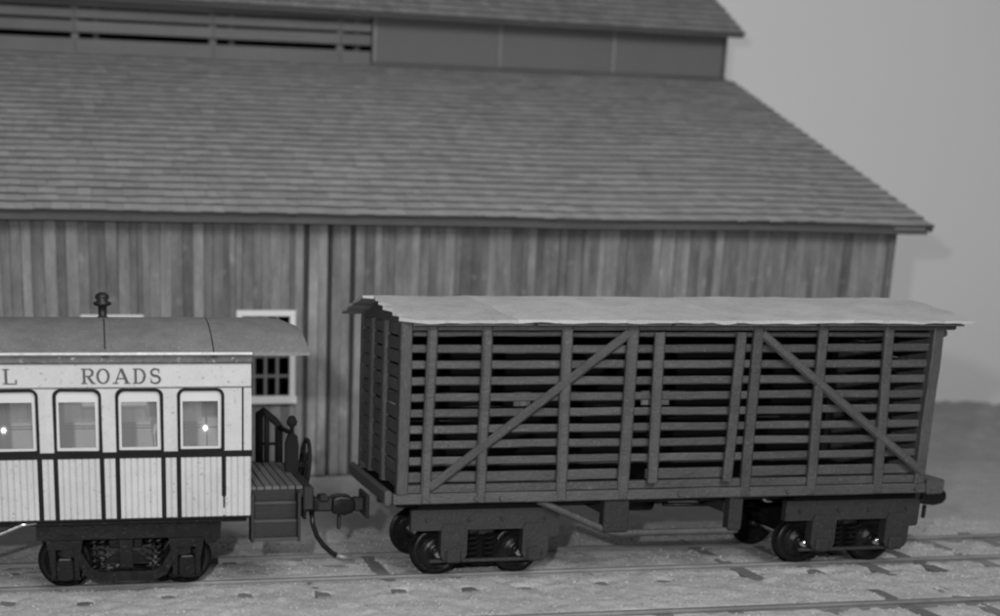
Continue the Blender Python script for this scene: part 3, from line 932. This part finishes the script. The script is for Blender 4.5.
def coach_side(yo, s, letters):
    """yo outer face, s=-1 near side / +1 far side"""
    side = box('side_wall', (CX0, CX1, min(yo, yo-s*0.03) , max(yo, yo-s*0.03), ZW, ZL), M_CREAM, COACH, 0.008)    # letter board
    Y = lambda d0, d1: (min(yo+s*d0, yo+s*d1), max(yo+s*d0, yo+s*d1))     # d outward
    edges = [CX0] + [c-WW/2 for c in win_c][::-1]
    # lower bead boarded panels and piers between the windows
    bounds = sorted([CX0, CX1] + [c-WW/2-0.005 for c in win_c] + [c+WW/2+0.005 for c in win_c])
    for i in range(len(bounds)-1):
        xa, xb = bounds[i]+0.012, bounds[i+1]-0.012
        if xb-xa < 0.02: continue
        nb = max(2, int(round((xb-xa)/0.088)))
        v, f = [], []
        prof = []
        for k in range(nb):
            a = xa + (xb-xa)*k/nb; b = xa + (xb-xa)*(k+1)/nb
            prof += [(a, -0.015), (a+0.014, -0.001), (b-0.014, -0.001)]
        prof.append((xb, -0.015))
        n = len(prof)
        for z in (ZB, ZBELT-0.02):
            for x, d in prof: v.append((x, yo+s*d, z))
        for z in (ZB, ZBELT-0.02):
            for x, d in prof: v.append((x, yo-s*0.04, z))
        for k in range(n-1):
            f += [(k, k+1, n+k+1, n+k), (2*n+k+1, 2*n+k, 3*n+k, 3*n+k+1), (n+k, n+k+1, 3*n+k+1, 3*n+k), (2*n+k, 2*n+k+1, k+1, k)]
        f += [(0, n, 3*n, 2*n), (n-1, 3*n-1, 4*n-1, 2*n-1)]
        o = mk('lower_panel', v, f, M_CREAM, side, ((xa+xb)/2, yo, 1.7)); fixn(o.data)
    for c in win_c:
        for e in (c-WW/2, c+WW/2):
            if e > -3.9 and s < 0: z0 = 1.58
            else: z0 = ZB
            y0, y1 = Y(-0.03, 0.012)
            box('moulding', (e-0.033+jit(.003), e+0.033, y0, y1, z0, ZBELT-0.005), M_BLACKTRIM, side, 0.008, (0, R(jit(0.12)), 0))
    y0, y1 = Y(-0.02, 0.018)
    box('belt_rail', (CX0, CX1+0.012, y0, y1, ZBELT-0.052, ZBELT+0.036), M_BLACKTRIM, side, 0.01)
    y0, y1 = Y(-0.03, 0.006)
    box('bottom_rail', (CX0, CX1, y0+0.005, y1-0.01, ZB-0.035, ZB-0.002), M_BLACKTRIM, side, 0.006)
    # window bays
    mids = [CX1] + [(win_c[i]+win_c[i+1])/2 for i in range(len(win_c)-1)] + [CX0]
    for i, c in enumerate(win_c):
        xr, xl = mids[i], mids[i+1]
        x0, x1 = c-WW/2, c+WW/2
        inner = rrect(x0-0.012, x1+0.012, ZBELT+0.03, ZW-0.015, 0.10, 0.02)
        outer = []
        for k, (px_, pz_) in enumerate(inner):
            q = k//6
            ex = xr if q in (0, 1) else xl
            ez = ZBELT+0.0 if q in (0, 3) else ZW
            kk = k % 6
            # walk along the rectangle so that corners stay square
            if q == 0: P = (px_, ez) if kk < 3 else (ex, pz_)
            elif q == 1: P = (ex, pz_) if kk < 3 else (px_, ez)
            elif q == 2: P = (px_, ez) if kk < 3 else (ex, pz_)
            else: P = (ex, pz_) if kk < 3 else (px_, ez)
            outer.append(P)
        # corner vertices: push the middle pair of every corner out to the true corner
        for q, (ex, ez) in enumerate(((xr, ZBELT), (xr, ZW), (xl, ZW), (xl, ZBELT))):
            outer[q*6+2] = (ex, ez); outer[q*6+3] = (ex, ez-0.0005 if q in (1, 2) else ez+0.0005)
        y0, y1 = Y(-0.04, 0.0)
        wb_ = ring('window', outer, inner, y0, y1, M_CREAM, COACH)
        y0, y1 = Y(-0.05, 0.013)
        in2 = rrect(x0+0.030, x1-0.030, ZBELT+0.058, ZW-0.052, 0.08, 0.012)
        ring('frame', dark_wobble(inner, 0.010, c), dark_wobble(in2, 0.012, c+9), y0, y1, M_BLACKTRIM, wb_)
        y0, y1 = Y(-0.065, -0.028)
        sash_o = rrect(x0+0.025, x1-0.025, ZBELT+0.045, ZW-0.045, 0.08, 0.01)
        sash_i = rrect(x0+0.066, x1-0.075, ZBELT+0.095, ZW-0.20, 0.006, 0.006)
        ring('sash', sash_o, sash_i, y0, y1, M_SASH, wb_)
        y0, y1 = Y(-0.056, -0.050)
        dish = 0.010+0.012*rnd.random()
        warped = s < 0 and i in (0, 3)
        pv, pf, G = [], [], 14
        pa, pb, pc, pd = x0+0.06, x1-0.07, ZBELT+0.09, ZW-0.195
        for jj in range(G+1):
            for ii in range(G+1):
                uu, vv = 2*ii/G-1, 2*jj/G-1
                dd = 0.175+0.32*(0.18*vv-0.0267*math.log(math.cosh(3*(vv+0.2))))+0.25*(-0.075*uu-0.090*uu*uu) if warped else 0.070+dish*(2-uu*uu-vv*vv)*0.5
                pv.append((pa+(pb-pa)*ii/G, yo-s*dd, pc+(pd-pc)*jj/G))
        for jj in range(G):
            for ii in range(G):
                pf.append((jj*(G+1)+ii, jj*(G+1)+ii+1, (jj+1)*(G+1)+ii+1, (jj+1)*(G+1)+ii))
        mk('pane', pv, pf, M_GLASS, wb_, (c, yo, 2.6), True)
    # corner mouldings
    y0, y1 = Y(-0.02, 0.014)
    box('moulding', (CX1-0.135, CX1-0.110, y0, y1, ZBELT+0.03, ZW-0.01), M_BLACKTRIM, side, 0.006)
    box('letter_board_shade_line', (CX0, CX1, y0+0.004, y1-0.004, ZW-0.012, ZW+0.004), M_CORNICE, side, 0.004)  # dark strip painted in as the thin shadow line below the letter board
    # cornice with its pale lip
    y0, y1 = Y(-0.05, 0.05)
    box('cornice', (CX0-0.02, CX1+0.02, y0, y1, ZL+0.003, ZT-0.004), M_CORNICE, side, 0.02)
    y0, y1 = Y(0.085, 0.125)
    box('gutter', (CX0, CX1-0.0, y0, y1, ZT-0.005, ZT+0.030), M_GUTTER, side, 0.008)
    return side
near_side = coach_side(CN, -1, True)
coach_side(CF, 1, False)

# lettering
def ribbon(pts, wds):
    out = []
    P = [Vector((a, b)) for a, b in pts]
    Lf, Rt = [], []
    for i, p in enumerate(P):
        t = (P[min(i+1, len(P)-1)]-P[max(i-1, 0)]).normalized()
        nrm = Vector((-t.y, t.x))
        wq = wds[i] if isinstance(wds, (list, tuple)) else wds
        Lf.append(p+nrm*wq/2); Rt.append(p-nrm*wq/2)
    return [[Rt[i], Rt[i+1], Lf[i+1], Lf[i]] for i in range(len(P)-1)]
def arc(cx, cy, rx, ry, a0, a1, n=14):
    return [(cx+rx*math.cos(R(a0+(a1-a0)*k/n)), cy+ry*math.sin(R(a0+(a1-a0)*k/n))) for k in range(n+1)]
def rectp(x0, y0, x1, y1): return [[Vector((x0, y0)), Vector((x1, y0)), Vector((x1, y1)), Vector((x0, y1))]]
TK, TN, SF = 0.17, 0.08, 0.075
def glyph(ch):
    """unit-height polygons and the nominal width 0..0.85"""
    g = []
    if ch == 'L':
        g += rectp(0.12, 0, 0.12+TK, 1) + rectp(0, 0.925, 0.42, 1) + rectp(0, 0, 0.85, SF) + rectp(0.76, 0, 0.85, 0.30)
    if ch == 'R':
        g += rectp(0.10, 0, 0.10+TK, 1) + rectp(0, 0.925, 0.5, 1) + rectp(0, 0, 0.38, SF) + rectp(0.27, 0.46, 0.5, 0.54)
        a = arc(0.48, 0.73, 0.24, 0.235, 90, -90); g += ribbon(a, [TN+(TK-TN)*math.sin(math.pi*k/14) for k in range(15)])
        g += ribbon([(0.42, 0.5), (0.60, 0.22), (0.74, 0.04)], TK) + rectp(0.66, 0, 0.9, SF)
    if ch == 'O':
        a = arc(0.42, 0.5, 0.36, 0.46, 0, 360, 32); g += ribbon(a, [TN+(TK-TN)*abs(math.cos(2*math.pi*k/32)) for k in range(33)])
    if ch == 'A':
        g += ribbon([(0.12, 0.02), (0.44, 1.0)], TN) + ribbon([(0.44, 1.0), (0.78, 0.02)], TK) + rectp(0.24, 0.30, 0.68, 0.38)
        g += rectp(-0.02, 0, 0.28, SF) + rectp(0.60, 0, 0.94, SF)
    if ch == 'D':
        g += rectp(0.10, 0, 0.10+TK, 1) + rectp(0, 0.925, 0.42, 1) + rectp(0, 0, 0.42, SF)
        a = arc(0.40, 0.5, 0.38, 0.462, 90, -90, 18); g += ribbon(a, [TN+(TK-TN)*math.sin(math.pi*k/18) for k in range(19)])
    if ch == 'S':
        a = arc(0.42, 0.735, 0.27, 0.225, 25, 270, 14) + arc(0.42, 0.265, 0.30, 0.245, 90, -155, 14)[1:]
        g += ribbon(a, [TN+(TK-TN)*max(0, math.sin(math.pi*k/(len(a)-1)))**1.0 for k in range(len(a))])
        g += rectp(0.62, 0.68, 0.69, 0.97) + rectp(0.10, 0.03, 0.17, 0.33)
    return g
def letter(ch, x0, x1, z0, z1):
    g = glyph(ch)
    v, f = [], []
    for k, q in enumerate(g):
        b = len(v)
        ya, yb = CN-0.006-0.0006*(k % 7), CN+0.004
        for y in (ya, yb):
            for p in q: v.append((x0+p.x/0.88*(x1-x0), y, z0+p.y*(z1-z0)))
        n = 4
        f += [tuple(range(b, b+4)), tuple(reversed(range(b+4, b+8)))]
        f += [(b+i, b+(i+1) % 4, b+4+(i+1) % 4, b+4+i) for i in range(4)]
    o = mk('letter', v, f, M_LETTER, near_side, ((x0+x1)/2, CN, (z0+z1)/2)); fixn(o.data)
    o['label'] = 'dark serif letter ' + ch
def lx(p): return -6.895 + (p)*(-4.712+6.895)/162.3
LZ0, LZ1 = 3.183, 3.392
for ch, a, b in (('L', 2.6, 17), ('R', 80.5, 94.5), ('O', 96, 109.5), ('A', 112.5, 129), ('D', 132.5, 146), ('S', 149, 162.5)):
    letter(ch, lx(a), lx(b), LZ0, LZ1)

# floor, ends, interior
box('floor', (CX0, CX1, CN+0.06, CF-0.06, ZB, ZB+0.10), M_INTERIOR, COACH, 0)
box('underframe', (CX0+0.1, CX1-0.05, CN+0.15, CF-0.15, ZB-0.12, ZB-0.002), M_IRON, COACH, 0.01)
for x0, x1 in ((CX1-0.06, CX1-0.002), (CX0+0.002, CX0+0.06)):
    ew = box('end_wall', (x0, x1, CN+0.045, YC-0.45, ZB+0.1, ZL), M_CREAM, COACH, 0)
    box('end_panel', (x0, x1, YC+0.45, CF-0.045, ZB+0.1, ZL), M_CREAM, ew, 0)
    box('end_panel', (x0, x1, YC-0.45, YC+0.45, ZB+2.05, ZL), M_CREAM, ew, 0)
    box('door', (x0+0.01, x1-0.01, YC-0.448, YC+0.448, ZB+0.1, ZB+2.048), M_CREAM, ew, 0)
k = 0
sx = CX1-0.75
while sx > CX0+0.5:
    for ya, yb in ((CN+0.10, YC-0.30), (YC+0.30, CF-0.10)):
        st_ = box('seat', (sx-0.42, sx, ya, yb, ZB+0.10, ZB+0.52), M_SEAT, COACH, 0.05)
        prism('backrest', [(sx-0.50, ZB+0.45), (sx-0.56, ZB+1.02), (sx-0.53, ZB+1.10), (sx-0.46, ZB+1.12), (sx-0.42, ZB+1.06), (sx-0.40, ZB+0.45)], ya, yb, M_SEAT, st_)
    sx -= 0.85
# roof: arched panels
RXL, RXR = CX0-0.80, -2.66
def arch(y):
    t = (y-YC)/1.478
    return 3.61 + 0.405*(1-abs(t)**2.2)
def roof_panel(xa, xb, end=0):
    NY, NX = 24, 6
    v, f = [], []
    for th in (0, 0.045):
        for i in range(NX+1):
            x = xa+(xb-xa)*i/NX
            drop = 0.0; nar = 1.0
            if end and i > 0:
                q = max(0, (x-(RXR-0.42))/0.42) if end > 0 else max(0, ((RXL+0.42)-x)/0.42)
                drop = 0.12*q**2
            for j in range(NY+1):
                y = YC-1.478+2.956*j/NY
                a = arch(y)-3.61
                v.append((x, y, 3.61 + a*(1-drop*2.2) - th + 0.004*nzv(x, y, 1.6, 2)))
    W = NY+1; S = W*(NX+1)
    for i in range(NX):
        for j in range(NY):
            q = (i*W+j, (i+1)*W+j, (i+1)*W+j+1, i*W+j+1)
            f.append(q); f.append(tuple(S+k_ for k_ in reversed(q)))
    for i in range(NX):
        f.append((i*W, S+i*W, S+(i+1)*W, (i+1)*W)); f.append((i*W+NY, (i+1)*W+NY, S+(i+1)*W+NY, S+i*W+NY))
    for j in range(NY):
        f.append((j, j+1, S+j+1, S+j)); f.append((NX*W+j, S+NX*W+j, S+NX*W+j+1, NX*W+j+1))
    o = mk('roof_panel', v, f, M_COACHROOF, COACH, ((xa+xb)/2, YC, 3.7), True); fixn(o.data); o.data.set_sharp_from_angle(angle=R(40))
    return o
cuts = [RXR, -4.00, -5.48, -6.96, -8.44, -9.92, -11.40, -12.88, RXL]
for i in range(8):
    xb, xa = cuts[i]-(0.009 if i else 0), cuts[i+1]+0.009
    roof_panel(xa, xb, 1 if i == 0 else (-1 if i == 7 else 0))
# seam straps just under the joints
for c in cuts[1:-1]:
    v, f = [], []
    for x in (c-0.05, c+0.05):
        for th in (0.055, 0.075):
            for j in range(25):
                y = YC-1.46+2.92*j/24
                v.append((x, y, arch(y)-th))
    for j in range(24):
        f += [(j, j+1, 50+j+1, 50+j), (25+j+1, 25+j, 75+j, 75+j+1), (j+1, j, 25+j, 25+j+1), (50+j, 50+j+1, 75+j+1, 75+j)]
    f += [(0, 50, 75, 25), (24, 49, 99, 74)]
    o = mk('roof_strap', v, f, M_DARK, COACH, (c, YC, 3.7)); fixn(o.data)
# inner ceiling
box('ceiling', (CX0+0.061, CX1-0.061, CN+0.06, CF-0.06, ZL-0.03, ZL), M_INTERIOR, COACH, 0)
# stove pipe
lat('stove_pipe', [(0.085, -0.12), (0.085, 0.02), (0.062, 0.03), (0.062, 0.17), (0.125, 0.19), (0.135, 0.225), (0.075, 0.255), (0.105, 0.30), (0.095, 0.34), (0.04, 0.375)],
    'Z', (-5.495, YC, 4.0), M_PIPE, COACH, 20)
# roof lamps pads on near eave
for xx in (-5.42, -6.90):
    prism('roof_bracket', [(xx-0.17, 3.618), (xx-0.05, 3.66), (xx-0.03, 3.73), (xx+0.02, 3.73), (xx+0.03, 3.67), (xx+0.14, 3.618)], CN-0.078, CN-0.03, M_CORNICE, COACH)
# platforms with plank floor, steps, railings
def platform(x0, d, full=True):
    p = box('platform', (min(x0, x0+d*0.80), max(x0, x0+d*0.80), CN+0.28, CF-0.28, 1.48, 1.60), M_STEP, COACH, 0.012)
    npl = 7
    for k in range(npl):
        xa = x0 + d*(0.005 + 0.80*k/npl); xb = x0 + d*(0.80*(k+1)/npl - 0.012)
        box('plank', (min(xa, xb), max(xa, xb), CN+0.26, CF-0.26, 1.603, 1.655+jit(0.006)), M_TIE if False else M_PLANK, p, 0.008)
    box('end_beam', (min(x0+d*0.805, x0+d*0.96), max(x0+d*0.805, x0+d*0.96), CN+0.30, CF-0.30, 1.28, 1.63), M_STEP, p, 0.02)
    for s in (-1, 1):
        yo = CN if s < 0 else CF
        xs_ = sorted((x0+d*0.02, x0+d*0.70))
        for xx in xs_:
            stp = prism('step_side', [(xx-0.02, 0.88), (xx+0.02, 0.88), (xx+0.02, 1.60), (xx-0.02, 1.60)], min(yo, yo-s*0.30), max(yo, yo-s*0.30), M_STEP, p)
        for k, (z, inn) in enumerate(((0.90, 0.0), (1.15, 0.09), (1.40, 0.18))):
            ya, yb = sorted((yo - s*inn, yo - s*0.32))
            box('step_tread', (xs_[0]+0.021, xs_[1]-0.021, ya, yb, z, z+0.045), M_STEPTOP, p, 0.008)
            ya, yb = sorted((yo - s*(inn+0.09), yo - s*(inn+0.11)))
            box('step_riser', (xs_[0]+0.021, xs_[1]-0.021, ya, yb, z+0.046, z+0.249), M_STEP, p, 0.004)
    return p
M_PLANK = mat('platform_plank', 0.075, 0.8, 0.3, 5, (1, 0.3, 1), objrand=0.2, fine=0.2)
M_STEPTOP = mat('step_tread_wood', 0.04, 0.7, 0.3, 6, fine=0.25)
plat = platform(CX1, 1)
platform(CX0, -1)
# end railing: framed panel on the far half, brake stand and wheel on the near half
rl = tube('railing', [(-3.04, 1.74, 1.60), (-3.04, 1.74, 2.46), (-3.00, 1.74, 2.50), (-2.78, 1.74, 2.32), (-2.72, 1.74, 2.24), (-2.72, 1.74, 1.60)], 0.065, M_BLACKTRIM, COACH, 8)
tube('railing_bar', [(-2.92, 1.74, 1.62), (-2.92, 1.74, 2.42)], 0.045, M_BLACKTRIM, rl, 8)
tube('railing_bar', [(-3.04, 1.74, 1.95), (-2.72, 1.74, 1.95)], 0.025, M_BLACKTRIM, rl, 8)
tube('railing_bar', [(-2.72, 1.74, 2.22), (-2.66, 1.3, 2.22), (-2.64, 0.9, 2.24)], 0.04, M_BLACKTRIM, rl, 8)
bs = prism('brake_stand', [(-2.76, 1.60), (-2.76, 2.10), (-2.72, 2.22), (-2.66, 2.28), (-2.58, 2.22), (-2.56, 2.05), (-2.56, 1.60)], 0.72, 0.84, M_BLACKTRIM, COACH)
lat('brake_knob', [(0.03, 0), (0.035, 0.08), (0.075, 0.12), (0.085, 0.17), (0.05, 0.24), (0.02, 0.26)], 'Z', (-2.66, 0.78, 2.27), M_BLACKTRIM, bs, 14)
wp = []
for k in range(37):
    q = 2*math.pi*k/36
    wp.append((-2.45+0.035*math.sin(q), 0.78+0.40*math.cos(q)*0.95, 1.76+0.39*math.sin(q)))
bw = tube('brake_wheel', wp, 0.034, M_BLACKTRIM, COACH, 8)
for q in (20, 80, 140):
    a, b = 0.36*math.cos(R(q)), 0.36*math.sin(R(q))
    tube('spoke', [(-2.45, 0.78-a, 1.76-b), (-2.45, 0.78+a, 1.76+b)], 0.022, M_BLACKTRIM, bw, 6)
tube('brake_hub', [(-2.60, 0.78, 1.76), (-2.42, 0.78, 1.76)], 0.055, M_BLACKTRIM, bw, 10)
coupler(COACH, CX1+0.98, 1, 1.14, 0.80)
coupler(COACH, CX0-0.98, -1, 1.14)
hz = [(-2.36, 0.62, 1.02), (-2.345, 0.60, 0.85), (-2.28, 0.58, 0.66), (-2.17, 0.57, 0.50), (-2.03, 0.56, 0.38), (-1.88, 0.56, 0.315), (-1.80, 0.56, 0.305)]
hs = tube('air_hose', hz, 0.040, M_IRON, COACH, 10)
tube('hose_tip', [(-1.97, 0.56, 0.345), (-1.86, 0.56, 0.31), (-1.72, 0.56, 0.30)], 0.047, M_STEELD if False else M_RAIL, hs, 10)
tube('hose_pipe', [(-2.36, 0.62, 1.0), (-2.36, 0.62, 1.30)], 0.045, M_IRON, hs, 10)

# coach truck: black iron with equaliser, journal boxes and springs
def coach_truck(xc):
    r = 0.378; wb = 0.87
    t = box('truck', (xc-0.25, xc+0.25, YC-0.95, YC+0.95, 0.75, 1.10), M_IRON, COACH, 0.02)
    for s in (-1, 1):
        yf = YC+s*1.10
        prism('side_frame', [(xc-1.26, 0.94), (xc-1.26, 1.17), (xc+1.36, 1.17), (xc+1.38, 1.13), (xc+1.36, 0.90), (xc+1.28, 0.84), (xc+1.16, 0.83), (xc+1.12, 0.94)], yf-0.055, yf+0.055, M_IRON, t)
        box('frame_cap', (xc-1.20, xc+1.30, yf-0.075, yf+0.075, 1.172, 1.20), M_IRON, t, 0.008)
        eq = [(xc-wb-0.06, 0.80), (xc-wb+0.02, 0.84), (xc-wb+0.20, 0.80), (xc-wb+0.36, 0.52), (xc-wb+0.50, 0.45), (xc+wb-0.50, 0.45), (xc+wb-0.36, 0.52), (xc+wb-0.20, 0.80), (xc+wb-0.02, 0.84), (xc+wb+0.06, 0.80),
              (xc+wb+0.06, 0.70), (xc+wb-0.12, 0.68), (xc+wb-0.30, 0.38), (xc+wb-0.48, 0.31), (xc-wb+0.48, 0.31), (xc-wb+0.30, 0.38), (xc-wb+0.12, 0.68), (xc-wb-0.06, 0.70)]
        prism('equaliser', eq, yf-0.035+s*0.01, yf+0.035+s*0.01, M_IRON, t)
        for dx in (-wb, wb):
            x = xc+dx
            prism('pedestal', [(x-0.26, 0.935), (x-0.20, 0.60), (x-0.20, 0.38), (x-0.13, 0.38), (x-0.13, 0.80), (x+0.13, 0.80), (x+0.13, 0.38), (x+0.20, 0.38), (x+0.20, 0.60), (x+0.26, 0.935)], yf-0.07, yf+0.03, M_IRON, t)
            jb = prism('journal_box', [(x-0.12, 0.42), (x-0.12, 0.62), (x-0.09, 0.69), (x+0.09, 0.69), (x+0.12, 0.62), (x+0.12, 0.42), (x+0.07, 0.36), (x-0.07, 0.36)], yf-0.16 if s < 0 else yf-0.05, yf+0.05 if s < 0 else yf+0.16, M_IRON, t)
            m_ = jb.modifiers.new('Bevel', 'BEVEL'); m_.width = 0.02; m_.segments = 2
            box('tie_bar', (x-0.21, x+0.21, yf-0.05, yf+0.03, 0.345, 0.375), M_IRON, t, 0.006)
        for dx in (-0.46, -0.34, 0.34, 0.46):
            pts = []
            for k in range(60):
                q = k/59*2*math.pi*5
                pts.append((xc+dx+0.05*math.cos(q), yf+0.05*math.sin(q), 0.46+0.46*k/59))
            tube('spring', pts, 0.016, M_IRON, t, 6)
        for k in range(5):
            L_ = 0.34-0.045*k
            box('leaf_spring', (xc-L_, xc+L_, yf-0.05, yf+0.04, 0.56+0.036*k, 0.59+0.036*k), M_IRON, t, 0.005)
        box('spring_hanger', (xc-0.10, xc+0.10, yf-0.07, yf+0.05, 0.50, 0.93), M_IRON, t, 0.01)
        for dx in (-1.1, -0.75, -0.45, 0.0, 0.45, 0.75, 1.05, 1.25):
            lat('bolt', [(0.030, -0.02), (0.030, 0.012), (0.012, 0.022)] , 'Y', (xc+dx, yf-0.068 if s < 0 else yf+0.068, 1.10), M_IRON, t, 8)
    for dx in (-wb, wb): wheelset(t, xc+dx, r, M_IRON)
    return t
ct = coach_truck(-5.26)
copy_tree(ct, COACH, (-12.35+5.26, 0, 0))
# body bolster blocks between frame and trucks, and the steel truss rod running left
for xc in (-5.26, -12.35):
    box('body_bolster', (xc-0.30, xc+0.30, CN+0.3, CF-0.3, 1.11, 1.165), M_IRON, COACH, 0.01)
for yy in (CN+0.16, CF-0.16):
    tube('truss_rod', [(-6.50, yy, 1.22), (-6.70, yy, 1.20), (-7.25, yy, 0.98), (-7.6, yy, 0.90), (-10.0, yy, 0.90), (-10.4, yy, 0.98), (-11.1, yy, 1.22)], 0.030, M_STEEL, COACH, 8)
    for xx in (-7.65, -9.95):
        box('queen_post', (xx-0.06, xx+0.06, yy-0.05, yy+0.05, 0.92, 1.17), M_IRON, COACH, 0.01)
